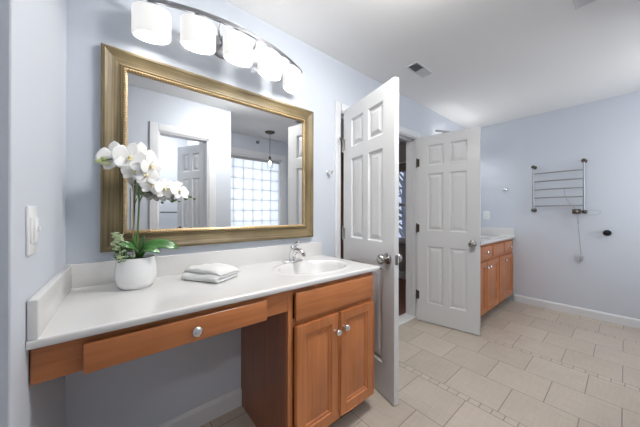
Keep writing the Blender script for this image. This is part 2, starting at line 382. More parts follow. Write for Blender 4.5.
# glass block window
b = casing(B(), WX0, WX1, WZ1, YA, 1, wd=.095, z0=WZ0)
box(b, WX0-.11, WX1+.11, YA, YA+.05, WZ0-.03, WZ0, .005); box(b, WX0-.09, WX1+.09, YA, YA+.015, WZ0-.1, WZ0-.03)
w1 = struct('window_1', b, WHITE, 'window of square frosted glass blocks above the bath alcove')
b = B(); box(b, WX0, WX0+.02, YA-.12, YA, WZ0, WZ1); box(b, WX1-.02, WX1, YA-.12, YA, WZ0, WZ1); box(b, WX0, WX1, YA-.12, YA, WZ1-.02, WZ1); box(b, WX0, WX1, YA-.12, YA, WZ0, WZ0+.02)
obj('window_frame', b, WHITE, w1)
nx, nz = 6, 7; gx = (WX1-WX0-.04)/nx; gz = (WZ1-WZ0-.04)/nz
b = B(); g = B()
for i in range(nx):
    for j in range(nz):
        x0 = WX0+.02+i*gx; z0 = WZ0+.02+j*gz
        box(b, x0+.004, x0+gx-.004, YA-.10, YA-.05, z0+.004, z0+gz-.004, .012, 2)
for i in range(nx+1): box(g, WX0+.02+i*gx-.005, WX0+.02+i*gx+.005, YA-.092, YA-.058, WZ0+.02, WZ1-.02)
for j in range(nz+1): box(g, WX0+.02, WX1-.02, YA-.091, YA-.059, WZ0+.02+j*gz-.005, WZ0+.02+j*gz+.005)
obj('glass_blocks', b, BLOCK, w1, 30); obj('mortar', g, MORT, w1)
bl = thing('roller_blind', 'slim grey roller blind rolled up at the top of the glass block window', 'blind', (WX0+.02, YA-.025, WZ1-.045))
obj('roll', tube(B(), [(.01, 0, 0), (WX1-WX0-.05, 0, 0)], .02, 16), mat('blind_cloth', (.42, .42, .42), .8), bl, 60)
obj('headrail', box(B(), 0, WX1-WX0-.04, -.024, .024, .02, .025), WHITE, bl)

# second, unseen window added for fill light, far end of the alcove wall
b = casing(B(), 2.95, 4.0, 2.05, YA, 1, wd=.07, z0=.85); box(b, 2.86, 4.09, YA, YA+.04, .82, .85)
w2 = struct('added_window_2', b, WHITE); obj('window_pane', box(B(), 2.95, 4.0, YA-.10, YA-.09, .85, 2.05), CLEAR, w2)

# bedroom window and what stands beyond it
b = B()
for z in (.70, 1.32, 2.08): box(b, 4.08, 4.16, 2.25, 3.1, z, z+.045, .004)
for y in (2.25, 3.06): box(b, 4.07, 4.16, y, y+.045, .70, 2.12, .004)
for y in (2.50, 2.86): box(b, 4.11, 4.13, y, y+.012, .70, 2.12)
box(b, 4.03, 4.12, 2.18, 3.17, .65, .705, .005)
w3 = struct('window_3', b, WHITE, 'bedroom window with bare branches outside')
b = thing('window_blind', 'dark raised blind valance across the top of the bedroom window', 'blind', (4.06, 2.25, 1.97))
obj('valance', box(B(), -.03, .005, -.04, .89, 0, .12, .004), BLIND, b); obj('slats', box(B(), -.02, 0, -.02, .87, -.03, 0, .003), BLIND, b)
t = thing('tree', 'bare winter tree outside the bedroom window', 'tree', (6.3, 3.85, -1.4))
b = B(); tube(b, curve([(0, 0, 0), (.05, 0, 1.5), (-.05, .05, 3.0), (.1, 0, 4.5)]), [.16-.13*k/24 for k in range(25)], 8)
for k in range(46):
    z = random.uniform(1.4, 4.2); a = random.uniform(0, 2*PI); l = random.uniform(.6, 1.5); p = Vector((0, 0, z)); d = Vector((math.cos(a), math.sin(a), random.uniform(.1, .8)))
    q = p+d*l*.5+Vector((random.uniform(-.1, .1), random.uniform(-.1, .1), .1)); e = p+d*l
    tube(b, [p, q, e], [.035, .02, .006], 5)
    for m in range(3):
        s = p.lerp(e, random.uniform(.4, .9)); tube(b, [s, s+Vector((random.uniform(-.4, .4), random.uniform(-.4, .4), random.uniform(0, .5)))], [.01, .004], 4)
obj('trunk', b, BARK, t)

# bedroom furniture seen in the gaps
t = thing('wardrobe', 'tall brown wooden wardrobe glimpsed in the hinge gap of the near door', 'wardrobe', (1.95, 2.7, 0))
obj('carcass', box(B(), 0, 1.0, 0, .5, 0, 2.1, .005), WARD, t)
for x in (.02, .505):
    dr = obj('door', panel_slab(B(), .475, 1.9, .02, [(.07, .405, .1, .9), (.07, .405, 1.0, 1.8)], [(.01, .008), (.03, .002)], False, (x, -.02, .1)), WARD, t)
    obj('knob', ball(B(), (x+(.44 if x < .1 else .035), -.035, 1.0), .015), NICKEL, dr, 180)
t = thing('fill_dome', 'added opal dome fill light on the bedroom ceiling', 'fill light', (1.6, 3.2, H))  # unseen dome added to light the bedroom
obj('base', lathe(B(), [(.17, 0), (.17, -.02), (.165, -.025)], seg=32), NICKEL, t, 40)
obj('diffuser', lathe(B(), [(.16, -.025), (.15, -.06), (.11, -.09), (.04, -.105)], seg=32), mat('bedroom_fill_dome', (.9, .9, .9), .4, emit=(1, .95, .88), es=26), t, 60)

# ------------------------------------------------------------------ doors
SIX = lambda w, h: [(x0, x1, z0, z1) for x0, x1 in ((w*.185, w*.450), (w*.550, w*.815)) for z0, z1 in ((.205, .825), (.995, 1.615), (1.705, 1.925))]
DPROF = [(.005, .004), (.011, .012), (.020, .012), (.045, .003)]
def door_leaf(name, hx, hy, ang, w, label, T=.035, h=2.028, lever=False, hinge_z=(.29, 1.04, 1.77), hm=BRONZE, z0=.008):
    """leaf local x runs from the hinge to the free edge, local y=0 is the face seen first"""
    o = obj(name, panel_slab(B(), w, h, T, SIX(w, h), DPROF), DOORW)
    o.location = (hx, hy, z0); o.rotation_euler = (0, 0, ang); o['kind'] = 'structure'; o['label'] = label
    return o
def knobset(o, w, z, T=.035):
    for s, y in ((-1, 0), (1, T)):
        ax = '-y' if s < 0 else 'y'
        k = obj('knob', lathe(B(), [(.036, 0), (.036, .004), (.030, .009), (.013, .013), (.011, .028), (.014, .034), (.027, .041), (.032, .052), (.029, .064), (.016, .071), (.004, .072)], (w-.062, y, z), ax, 28), NICKEL, o, 50)
    obj('latch_plate', box(B(), w-.0005, w+.0015, T/2-.012, T/2+.012, z-.03, z+.03), NICKEL, o)
def hinges(o, zs, y, m=BRONZE, off=-.006):
    for z in zs:
        k = obj('hinge', lathe(B(), [(.0065, z-.045), (.0065, z+.045)], (off, y, 0), 'z', 12), m, o, 40)
        bm = B(); ball(bm, (off, y, z+.05), .006); ball(bm, (off, y, z-.05), .006); box(bm, off, off+.03, y-.0015 if y > .01 else y-.001, y+.0015, z-.044, z+.044)
        obj('hinge_pin', bm, m, k)
# near leaf: hinge corner (1.484,1.48) -> free corner (1.345,.906); visible face is its -x side
h1, f1 = Vector((1.483, 1.485)), Vector((1.345, .906)); d = f1-h1; a1 = math.atan2(d.y, d.x); w1d = d.length
# local +y after rotation by a1 (pointing down) is to +x, so the face y=0 is the one towards the vanity
d1 = door_leaf('door_1', h1.x, h1.y, a1, w1d, 'near white six-panel door leaf standing open beside the wooden vanity')
knobset(d1, w1d, .895); hinges(d1, (.28, 1.02, 1.745), -.004, NICKEL, off=-.004)
b = B(); tube(b, curve([(-.004, -.006, 1.80), (.0, -.022, 1.80), (.018, -.040, 1.80)], 5), .004, 8); lathe(b, [(.010, 0), (.010, .012)], (.018, -.040, 1.794), 'z', 14); tube(b, [(-.004, -.006, 1.80), (-.03, -.022, 1.80)], .004, 8); ball(b, (-.032, -.024, 1.80), .009)
obj('hinge_stop', b, NICKEL, d1, 50)
h2, f2 = Vector((2.641, 1.485)), Vector((2.759, .898)); d = f2-h2; a2 = math.atan2(d.y, d.x); w2d = d.length
d2 = door_leaf('door_2', h2.x, h2.y, a2, w2d, 'far white six-panel door leaf standing open in front of the second vanity')
knobset(d2, w2d, .885); hinges(d2, (.28, 1.02, 1.745), -.004, BRONZE, off=-.005)
# leaf of the small room behind, seen in the mirror (hinge on its right jamb)
h3, f3 = Vector((.876, YF-.095)), Vector((.662, YF-.53)); d = f3-h3; a3 = math.atan2(d.y, d.x); w3d = d.length
d3 = door_leaf('door_3', h3.x, h3.y, a3, w3d, 'white six-panel door leaf of the small room seen in the mirror')
hinges(d3, (.28, 1.12, 1.83), .037, BRONZE, off=0)
b = B()
for s, y in ((-1, 0), (1, .035)):
    lathe(b, [(.028, 0), (.028, .006), (.011, .010), (.011, .045), (.009, .047)], (w3d-.055, y, .985), '-y' if s < 0 else 'y', 20)
    tube(b, [(w3d-.055, y+s*.042, .985), (w3d-.10, y+s*.046, .987), (w3d-.16, y+s*.044, .983)], [.010, .008, .007], 10)
obj('lever_handle', b, BRONZE, d3, 50)
t = thing('towel_bar', 'thin dark towel bar inside the small room seen in the mirror', 'towel bar', (.12, -1.75, 1.20))
obj('bar', tube(B(), [(.03, .06, 0), (.85, .06, 0)], .008), BLACK, t, 60)
for x in (.05, .83): obj('bracket', lathe(B(), [(.02, 0), (.02, .008), (.009, .012), (.009, .06)], (x, 0, 0), 'y', 14), BLACK, t, 50)

# ------------------------------------------------------------------ cabinets
CP = [(.001, 0), (.005, .006), (.014, .007), (.020, .013), (.027, .013), (.050, .004)]
def cab_front(parent, name, x0, x1, z0, z1, y, m, panel=True, th=.019, rail=.048):
    w, h = x1-x0, z1-z0
    if panel:
        bm = panel_slab(B(), w, h, th, [(rail, w-rail, rail, h-rail)], CP, False, (x0, y, z0))
        es = [e for e in bm.edges if all(abs(v.co.y-y) < 1e-5 for v in e.verts) and (all(abs(v.co.x-x0) < 1e-4 for v in e.verts) or all(abs(v.co.x-x1) < 1e-4 for v in e.verts) or all(abs(v.co.z-z0) < 1e-4 for v in e.verts) or all(abs(v.co.z-z1) < 1e-4 for v in e.verts))]
        bmesh.ops.bevel(bm, geom=es, offset=.005, segments=2, affect='EDGES')
    else:
        bm = box(B(), x0, x1, y, y+th, z0, z1, .005, 3)
    return obj(name, bm, m, parent, 28)
def cab_knob(parent, x, z, y):
    return obj('knob', lathe(B(), [(.009, 0), (.007, .004), (.007, .014), (.013, .018), (.018, .025), (.0165, .032), (.009, .036), (.002, .0365)], (x, y, z), '-y', 20), CHROME, parent, 50)
YC = .989   # face frame plane
t = thing('vanity_cabinet', 'brown wooden sink cabinet with two panelled doors and a false drawer front', 'cabinet', (0, 0, 0))
cx0, cx1, ch = .628, 1.238, .842
t.location = (cx0, YC, 0)
def L_(x): return x-cx0
b = B(); box(b, .0, .60, 0, .020, .105, ch)     # face frame (front board) as rails and stiles
b.free(); b = B()
box(b, 0, .028, 0, .02, .0, ch, .001); box(b, .578, .61, 0, .02, .10, ch, .001); box(b, .028, .578, 0, .02, .815, ch); box(b, .028, .578, 0, .02, .66, .70); box(b, .028, .578, 0, .02, .10, .13); box(b, .285, .315, 0, .02, .13, .66)
obj('face_frame', b, WOODZ, t, 30)
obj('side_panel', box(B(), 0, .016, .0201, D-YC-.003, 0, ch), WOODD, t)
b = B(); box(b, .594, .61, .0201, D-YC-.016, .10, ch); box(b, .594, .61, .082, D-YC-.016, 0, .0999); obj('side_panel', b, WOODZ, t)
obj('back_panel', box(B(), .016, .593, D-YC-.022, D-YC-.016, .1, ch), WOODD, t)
obj('bottom_panel', box(B(), .016, .593, .02, D-YC-.022, .10, .116), WOODZ, t)
obj('toe_kick', box(B(), .016, .61, .065, .08, 0, .0995), KICK, t)
cab_front(t, 'false_drawer_front', L_(.660), L_(1.219), .692, .822, -.022, WOODX, False)
dl = cab_front(t, 'door', L_(.660), L_(.932), .110, .668, -.022, WOODZ)
cab_knob(dl, L_(.908), .577, -.022)
dr_ = cab_front(t, 'door', L_(.944), L_(1.219), .110, .668, -.022, WOODZ)
cab_knob(dr_, L_(.970), .584, -.022)
# make-up desk apron with a drawer
t = thing('desk_apron', 'brown wooden apron with one wide drawer under the left part of the counter', 'apron', (XL+.003, YC, .742))
lean(obj('apron_board', box(B(), 0, cx0-XL-.004, .0, .020, 0, .1, .001), WOODX, t))
obj('drawer_box', box(B(), .12, .63, .02, .42, .012, .095), WOODZ, t)
lean(obj('wall_cleat', box(B(), 0, .018, .02, D-YC-.003, 0, .1), WOODX, t))
df = cab_front(t, 'drawer_front', -.059-XL-.003, .512-XL-.003, -.004, .082, -.022, WOODX, False)
cab_knob(df, .232-XL-.003, .041, -.022)

# ------------------------------------------------------------------ countertops with moulded bowl
def countertop(parent, x0, x1, y0, y1, z, sc, a, b_, th=.024, step=.0075, dep=.12):
    bm = B(); nx = int((x1-x0)/step); ny = int((y1-y0)/step)
    def zz(x, y):
        r = math.hypot((x-sc[0])/a, (y-sc[1])/b_)
        d = 0
        if r < 1: 
            q = 1-r; d = dep*(1-(1-min(1, q*1.9))**2.6)
        lip = .0035*max(0, 1-abs(r-1.10)/.10)**.8 if r < 1.2 else 0
        soft = max(0, 1-abs(r-1)/.03)*.002
        return z-d+lip*.9-soft-.0
    g = [[bm.verts.new((x0+(x1-x0)*i/nx, y0+(y1-y0)*j/ny, zz(x0+(x1-x0)*i/nx, y0+(y1-y0)*j/ny))) for j in range(ny+1)] for i in range(nx+1)]
    for i in range(nx):
        for j in range(ny): bm.faces.new((g[i][j], g[i+1][j], g[i+1][j+1], g[i][j+1]))
    loop = [g[i][0] for i in range(nx+1)] + [g[nx][j] for j in range(1, ny+1)] + [g[i][ny] for i in range(nx-1, -1, -1)] + [g[0][j] for j in range(ny-1, 0, -1)]
    base = [v.co.copy() for v in loop]
    def nrm(p):
        v = Vector((0, 0, 0))
        if abs(p.x-x1) < 1e-5: v.x = 1
        if abs(p.y-y0) < 1e-5: v.y = -1
        return v
    prev = loop; n = len(loop)
    for off, dz in ((.003, .0008), (.0055, .003), (.0065, .007), (.0065, th-.004), (.005, th-.001), (.002, th)):
        cur = [bm.verts.new(p+nrm(p)*off-Vector((0, 0, dz))) for p in base]
        for k in range(n): bm.faces.new((prev[k], prev[(k+1) % n], cur[(k+1) % n], cur[k]))
        prev = cur
    top = obj('slab', bm, MARBLE, parent, 40)
    obj('drain', lathe(B(), [(.024, 0), (.024, .003), (.019, .004), (.016, .001), (.004, .002)], (sc[0], sc[1], z-dep-.0006), 'z', 24), CHROME, parent, 50)
    return top
CT = .868
t = thing('vanity_countertop', 'long white counter with moulded oval basin, holding the orchid and towel', 'countertop', (0, 0, 0))
lean_me = countertop(t, XL+.001, 1.268, .968, D-.001, CT, (.955, 1.215), .222, .160, dep=.135)
def rbox(x0, x1, y0, y1, z0, z1): return box(B(), x0, x1, y0, y1, z0, z1, .004, 3)
lean(lean_me)
obj('backsplash', rbox(XL+.001, 1.270, D-.021, D-.001, CT-.001, CT+.103), MARBLE, t, 40)
lean(obj('side_splash', rbox(XL+.001, XL+.021, .963, D-.021, CT-.001, CT+.103), MARBLE, t, 40))

def faucet(loc, label):
    t = thing('faucet', label, 'faucet', loc)
    b = B()
    lathe(b, [(1, 0), (1, .006), (.93, .011), (.7, .014)], (0, 0, 0), 'z', 32, sx=.078, sy=.027)
    obj('deck_plate', b, CHROME, t, 50)
    b = B(); tube(b, curve([(0, .004, .008), (0, .0, .045), (0, -.012, .075), (0, -.03, .086)], 6), [.026-.004*k/18 for k in range(19)], 20)
    tube(b, curve([(0, -.005, .055), (0, -.05, .078), (0, -.095, .080), (0, -.122, .068)], 6), [.019-.006*k/18 for k in range(19)], 18)
    obj('spout', b, CHROME, t, 60)
    b = B(); lathe(b, [(.021, .082), (.023, .088), (.022, .098), (.015, .106), (.004, .109)], (0, -.008, 0), 'z', 24)
    vs = len(b.verts)
    tube(b, curve([(0, -.012, .103), (0, -.045, .122), (0, -.085, .135)], 6), [.010, .010, .0105, .011, .011, .0115, .012, .012, .012, .0115, .011, .009, .005], 14)
    obj('lever', b, CHROME, t, 60)
    obj('aerator', lathe(B(), [(.011, 0), (.011, .014)], (0, -.124, .052), 'z', 16), NICKEL, t, 50)
    b = B(); tube(b, [(0, .022, .01), (0, .022, .062)], .0025, 8); ball(b, (0, .022, .066), .006)
    obj('pop_up_rod', b, CHROME, t, 60)
    return t
fa = faucet((.935, 1.413, CT+.0015), 'chrome single-lever faucet behind the near oval basin')

# second vanity
V0 = 2.86
t = thing('vanity_cabinet', 'orange-brown wooden cabinet with drawers in the far corner by the right wall', 'cabinet', (0, 0, 0))
ox, oy, V1 = V0, YC, XR-.004
t.location = (ox, oy, 0)
def X_(x): return x-ox
ch2 = .858; W2 = V1-V0
b = B(); box(b, 0, .03, 0, .02, .10, ch2, .001); box(b, W2-.045, W2, 0, .02, .10, ch2, .001)
for z0, z1 in ((.10, .13), (.66, .70), (.828, ch2)): box(b, .03, W2-.045, 0, .02, z0, z1)
box(b, X_(3.60), X_(3.63), 0, .02, .13, .66); obj('face_frame', b, WOODZ, t, 30)
for x_ in (0, W2-.016):
    b = B(); box(b, x_, x_+.016, .0201, D-oy-.003, .10, ch2); box(b, x_, x_+.016, .086, D-oy-.003, 0, .0999); obj('side_panel', b, WOODZ, t)
obj('back_panel', box(B(), .016, W2-.016, D-oy-.012, D-oy-.003, .1, ch2), WOODD, t)
obj('bottom_panel', box(B(), .016, W2-.016, .02, D-oy-.012, .10, .116), WOODZ, t)
obj('toe_kick', box(B(), 0, W2, .07, .0855, 0, .0995), KICK, t)
for x0, x1, hid in ((X_(3.825), X_(4.175), 0), (X_(3.40), X_(3.80), 1), (X_(2.89), X_(3.375), 0)):
    q = cab_front(t, 'drawer', x0, x1, .70, .832, -.022, WOODX, False)
    if not hid: cab_knob(q, (x0+x1)/2, .766, -.022)
for x0, x1, kx in ((3.62, 4.175, 3.80), (3.19, 3.595, 3.225), (2.89, 3.18, 3.145)):
    q = cab_front(t, 'door', X_(x0), X_(x1), .115, .665, -.022, WOODZ); cab_knob(q, X_(kx), .606, -.022)
t = thing('vanity_countertop', 'white counter with backsplash on the far cabinet by the right wall', 'countertop', (0, 0, 0))
countertop(t, V0-.015, XR-.009, .962, D-.001, (CT+.016), (3.55, 1.215), .235, .165, step=.012)
obj('backsplash', rbox(V0-.015, XR-.002, D-.021, D-.001, (CT+.016)-.001, (CT+.016)+.103), MARBLE, t, 40)
obj('side_splash', rbox(XR-.022, XR-.002, .957, D-.021, (CT+.016)-.001, (CT+.016)+.103), MARBLE, t, 40)
dup(fa, (3.55, 1.415, (CT+.016)+.0015), 0, 'chrome faucet on the far counter hidden behind the open door')

# ------------------------------------------------------------------ framed mirror
t = thing('framed_mirror', 'large mirror in a wide antique gold frame above the vanity', 'mirror', (0, D, 0))
mx0, mx1, mz0, mz1 = -.036, 1.180, 1.014, 1.958
# profile: (inset from the outer edge, stand-off from the wall)
prof = [(0, .001), (0, .028), (.004, .032), (.014, .033), (.022, .029), (.050, .023), (.066, .024), (.072, .030), (.076, .030), (.079, .026)]
prof2 = [(.079, .024), (.081, .031), (.085, .034), (.090, .031), (.093, .024), (.096, .022)]
def frame_mesh(pr, only=None):
    bm = B(); sides = [((mx0, mz0), (mx1, mz0), (1, 1), (-1, 1)), ((mx1, mz0), (mx1, mz1), (-1, 1), (-1, -1)), ((mx1, mz1), (mx0, mz1), (-1, -1), (1, -1)), ((mx0, mz1), (mx0, mz0), (1, -1), (1, 1))]
    for si, (p, q, pd, qd) in enumerate(sides):
        a = [bm.verts.new((p[0]+pd[0]*i, -o, p[1]+pd[1]*i)) for i, o in pr]; c = [bm.verts.new((q[0]+qd[0]*i, -o, q[1]+qd[1]*i)) for i, o in pr]
        for k in range(len(pr)-1):
            f = bm.faces.new((a[k], a[k+1], c[k+1], c[k])); f.material_index = si % 2
    return bm
obj('frame', frame_mesh(prof), [GILTX, GILTZ], t, 25, keep=False)
obj('inner_lip', frame_mesh(prof2), [GOLD, GOLD], t, 25)
b = B(); i = .088; st = .0115
n = int((mx1-mx0-2*i)/st)
for k in range(n):
    x = mx0+i+(k+.5)*(mx1-mx0-2*i)/n
    for z in (mz0+i, mz1-i): bmesh.ops.create_icosphere(b, subdivisions=1, radius=.0052, matrix=Matrix.Translation((x, -.033, z)))
n = int((mz1-mz0-2*i)/st)
for k in range(n):
    z = mz0+i+(k+.5)*(mz1-mz0-2*i)/n
    for x in (mx0+i, mx1-i): bmesh.ops.create_icosphere(b, subdivisions=1, radius=.0052, matrix=Matrix.Translation((x, -.033, z)))
obj('beading', b, GOLD, t, 180)
obj('glass', box(B(), mx0+.09, mx1-.09, -.0195, -.003, mz0+.09, mz1-.09), MIRROR, t)

# ------------------------------------------------------------------ vanity light
SH_X = (-.397, -.208, -.013, .187, .390)
def arc_y(x): return -.19+.118*(x/.47)**2
def vanity_light(loc, label):
    t = thing('vanity_light', label, 'light fixture', loc, 0, None)
    obj('back_plate', lathe(B(), [(.065, 0), (.065, .012), (.055, .022), (.02, .026)], (-.04, -.001, .098), '-y', 32, sx=1.1), STEEL, t, 50)
    b = B()
    for s in (-1, 1): tube(b, curve([(s*.02-.04, -.02, .095), (s*.06, -.08, .075), (s*.10, -.14, .085), (s*.10, arc_y(.10)+.004, .118)], 6), .006, 10)
    obj('arm', b, STEEL, t, 60)
    b = B(); pts = [(-.505+1.01*k/40) for k in range(41)]; rows = []
    for x in pts:
        y = arc_y(x); dy = 2*.118*x/.47**2; nn = Vector((-dy, 1, 0)).normalized()*.005
        rows.append([b.verts.new((x+s*nn.x, y+s*nn.y, z)) for s, z in ((-1, .112), (1, .112), (1, .134), (-1, .134))])
    for a, c in zip(rows, rows[1:]):
        for k in range(4): b.faces.new((a[k], a[(k+1) % 4], c[(k+1) % 4], c[k]))
    b.faces.new(rows[0]); b.faces.new(rows[-1])
    obj('bar', b, STEEL, t, 40)
    for x in SH_X:
        y = arc_y(x); rz = math.atan(2*.118*x/.47**2)
        def rot(bm): xform(bm, Matrix.Translation((x, y, 0)) @ Matrix.Rotation(rz, 4, 'Z')); return bm
        sh = obj('lamp_shade', rot(lathe(B(), [(.90, -.056), (.97, -.056), (1, -.050), (1, .066), (.97, .072), (.92, .072)], (0, 0, 0), 'z', 40, sx=.081, sy=.052, cap=False)), SHADE, t, 50)
        obj('diffuser', rot(lathe(B(), [(.90, -.052), (.90, -.046)], (0, 0, 0), 'z', 40, sx=.081, sy=.052)), DISC, sh, 50)
        obj('diffuser', rot(lathe(B(), [(.90, .064), (.90, .068)], (0, 0, 0), 'z', 40, sx=.081, sy=.052)), UPLIGHT, sh, 50)  # added glowing disc, hidden from below, brightens the ceiling
        obj('fitter', rot(lathe(B(), [(.022, .076), (.022, .100), (.008, .104), (.008, .113)], (0, 0, 0), 'z', 20)), STEEL, sh, 50)
    return t
vl = vanity_light((.545, D, 2.075), 'steel bow light with five oval white shades above the mirror')
dup(vl, (3.55, D, 2.075), 0, 'steel bow light over the far counter, only its tip showing above the far open door')

# flush domes added out of view as fill light
t = thing('fill_dome', 'added opal dome fill light on the ceiling behind the alcove corner', 'fill light', (3.35, -.42, H))  # weak added fill for the right side of the room
obj('base', lathe(B(), [(.19, 0), (.19, -.02), (.185, -.025)], seg=36), NICKEL, t, 40)
obj('diffuser', lathe(B(), [(.18, -.025), (.17, -.06), (.12, -.09), (.04, -.105)], seg=36), mat('dim_fill_dome', (.9, .9, .9), .4, emit=(1, .98, .95), es=4.5), t, 60)
t = thing('fill_dome', 'added opal dome fill light on the ceiling above the tiled floor before the vanity', 'fill light', (1.04, .52, H))  # main added fill, unseen directly and in the mirror
obj('base', lathe(B(), [(.19, 0), (.19, -.02), (.185, -.025)], seg=36), NICKEL, t, 40)
obj('diffuser', lathe(B(), [(.18, -.025), (.17, -.06), (.12, -.09), (.04, -.105)], seg=36), FILL_DOME, t, 60)
t = thing('fill_dome', 'added opal dome fill light on the ceiling of the small room in the mirror', 'fill light', (.5, -1.1, H))  # added to brighten the small room and its doorway
obj('base', lathe(B(), [(.15, 0), (.15, -.02), (.145, -.025)], seg=36), NICKEL, t, 40)
obj('diffuser', lathe(B(), [(.14, -.025), (.13, -.06), (.09, -.08), (.03, -.09)], seg=36), mat('small_fill_dome', (.9, .9, .9), .4, emit=(1, .98, .96), es=30), t, 60)

# pendant seen in the mirror
t = thing('pendant_lamp', 'small clear glass pendant with dark cap hanging in the alcove, seen in the mirror', 'pendant lamp', (1.93, -.55, H))
obj('canopy', lathe(B(), [(.075, 0), (.075, -.012), (.06, -.022), (.01, -.026)], seg=28), BRONZE, t, 50)
obj('cord', tube(B(), [(0, 0, -.02), (0, 0, -.40)], .0025, 8), BLACK, t)
obj('socket', lathe(B(), [(.012, -.44), (.02, -.435), (.02, -.40), (.008, -.385)], seg=18), BRONZE, t, 50)
obj('glass_shade', lathe(B(), [(.022, -.425), (.03, -.45), (.044, -.50), (.046, -.55), (.034, -.585), (.032, -.585), (.043, -.55), (.041, -.50), (.027, -.45), (.019, -.425)], seg=28, cap=False), CLEAR, t, 60)
obj('bulb', ball(B(), (0, 0, -.49), .022, sz=1.4), mat('bulb_lit', (.9, .9, .9), emit=(1, .95, .85), es=12), t, 180)
t = tag(obj('sprinkler_head', lathe(B(), [(.028, 0), (.028, .004), (.01, .008), (.01, .03), (.018, .032), (.018, .036)], (1.905, YA, 2.385), 'y', 16), NICKEL, smooth=50), 'tiny round metal sensor high on the alcove wall above the window', 'sensor')

# ------------------------------------------------------------------ wall fittings
def robe_hook(loc, rz, label, m=CHROME):
    t = thing('robe_hook', label, 'hook', loc, rz)
    obj('backplate', lathe(B(), [(.024, 0), (.024, .005), (.018, .009), (.008, .010)], (0, 0, 0), '-y', 24), m, t, 50)
    b = B(); tube(b, curve([(0, -.008, 0), (0, -.035, -.004), (0, -.045, .010)], 5), .006, 10); ball(b, (0, -.046, .014), .009)
    tube(b, curve([(0, -.02, -.003), (-.018, -.03, -.010), (-.026, -.036, .0)], 4), .004, 8)
    obj('hook', b, m, t, 60); return t
hk = robe_hook((1.351, D, 1.512), 0, 'chrome robe hook on the wall between the mirror and the near door')
dup(hk, (XR, 1.06, 1.516), PI/2*-1, 'chrome robe hook on the right wall between far counter and towel warmer')
t = thing('door_bumper', 'round black bumper knob on the right wall below the towel warmer', 'knob', (XR, .125, .982), -PI/2)
obj('rose', lathe(B(), [(.022, 0), (.022, .006), (.012, .010), (.012, .03)], (0, 0, 0), '-y', 24), BLACK, t, 50)
obj('head', lathe(B(), [(.016, .028), (.030, .034), (.033, .044), (.028, .056), (.010, .060)], (0, 0, 0), '-y', 24), BLACK, t, 50)
t = thing('light_switch', 'white double dimmer switch plate on the left wall return', 'switch', (XL-LEAN*(D-1.002), 1.002, 1.147), math.atan(LEAN)*-1)
obj('cover_plate', box(B(), 0, .006, -.042, .042, -.064, .064, .0025, 2), PLATE, t, 40)
for y in (-.02, .02):
    k = obj('paddle', box(B(), .006, .009, y-.013, y+.013, -.033, .033, .001), PLATE, t, 40)
    obj('slider', box(B(), .009, .014, y+.006, y+.013, -.004, .008, .001), PLATE, k)
t = thing('wall_outlet', 'white double outlet plate above the far counter on the right wall', 'outlet', (XR, 1.290, 1.165))
obj('cover_plate', box(B(), -.006, 0, -.040, .040, -.060, .060, .0025, 2), PLATE, t, 40)
for z in (-.02, .02):
    k = obj('socket', box(B(), -.0085, -.006, -.016, .016, z-.014, z+.014, .001), PLATE, t)
    bm = B(); box(bm, -.009, -.0083, -.007, -.005, z-.004, z+.005); box(bm, -.009, -.0083, .005, .007, z-.004, z+.005); obj('slots', bm, BLACK, k)

# towel warmer
t = thing('towel_warmer', 'wall-mounted steel towel warmer with five bars on the right wall', 'towel warmer', (XR, 0, 0))
TX = -.075
for y in (.748, .300):
    obj('upright', tube(B(), [(TX, y, 1.225), (TX, y, 1.790)], .0095, 14), STEEL, t, 60)
for y, zs in ((.748, (1.235, 1.785)), (.300, (1.215, 1.800))):
    for z in zs:
        b = B(); lathe(b, [(.024, 0), (.024, .008), (.012, .012), (.011, .075)], (0, y, z), '-x', 20); lathe(b, [(.013, .064), (.020, .070), (.020, .090), (.014, .096)], (0, y, z), '-x', 20)
        obj('wall_bracket', b, BRONZE, t, 50)
for z in (1.695, 1.594, 1.492, 1.389, 1.286):
    obj('rail', tube(B(), curve([(TX, .748, z), (TX-.014, .524, z), (TX, .300, z)], 8), .0075, 12), STEEL, t, 60)
cb = obj('control_box', box(B(), TX-.02, TX+.02, .325, .395, 1.190, 1.245, .005), BRONZE, t, 40)
obj('button', lathe(B(), [(.010, .02), (.010, .026), (.007, .028)], (TX, .355, 1.217), '-x', 16), NICKEL, cb)
b = tube(B(), curve([(TX, .345, 1.195), (TX+.02, .350, 1.12), (TX+.035, .345, 1.0), (TX+.04, .335, .85), (TX+.045, .325, .70)], 8), .0028, 8)
obj('power_cord', b, CORD, t, 60)
b = tube(B(), [(TX+.0+.02*math.sin(a*PI/12), .235+.062*math.cos(a*PI/12), 1.205+.028*math.sin(a*PI/12)) for a in range(24)], .0028, 8, closed=True)
obj('cord_loop', b, CORD, t, 60)
b = tube(B(), curve([(TX-.012, .46, 1.50), (TX-.015, .455, 1.40), (TX-.02, .41, 1.31), (TX-.012, .365, 1.24)], 7), .0028, 8)
obj('thermostat_wire', b, CORD, t, 60)
b = B(); box(b, TX+.032, TX+.058, .308, .338, .645, .705, .006, 2); tube(b, curve([(TX+.045, .325, .65), (TX+.045, .340, .615), (TX+.045, .360, .625)], 5), .004, 8)
obj('plug', b, CORD, t, 40)
b = B(); box(b, TX-.012, TX+.012, .340, .352, 1.07, 1.15, .003); obj('cord_tie', b, CORD, t)

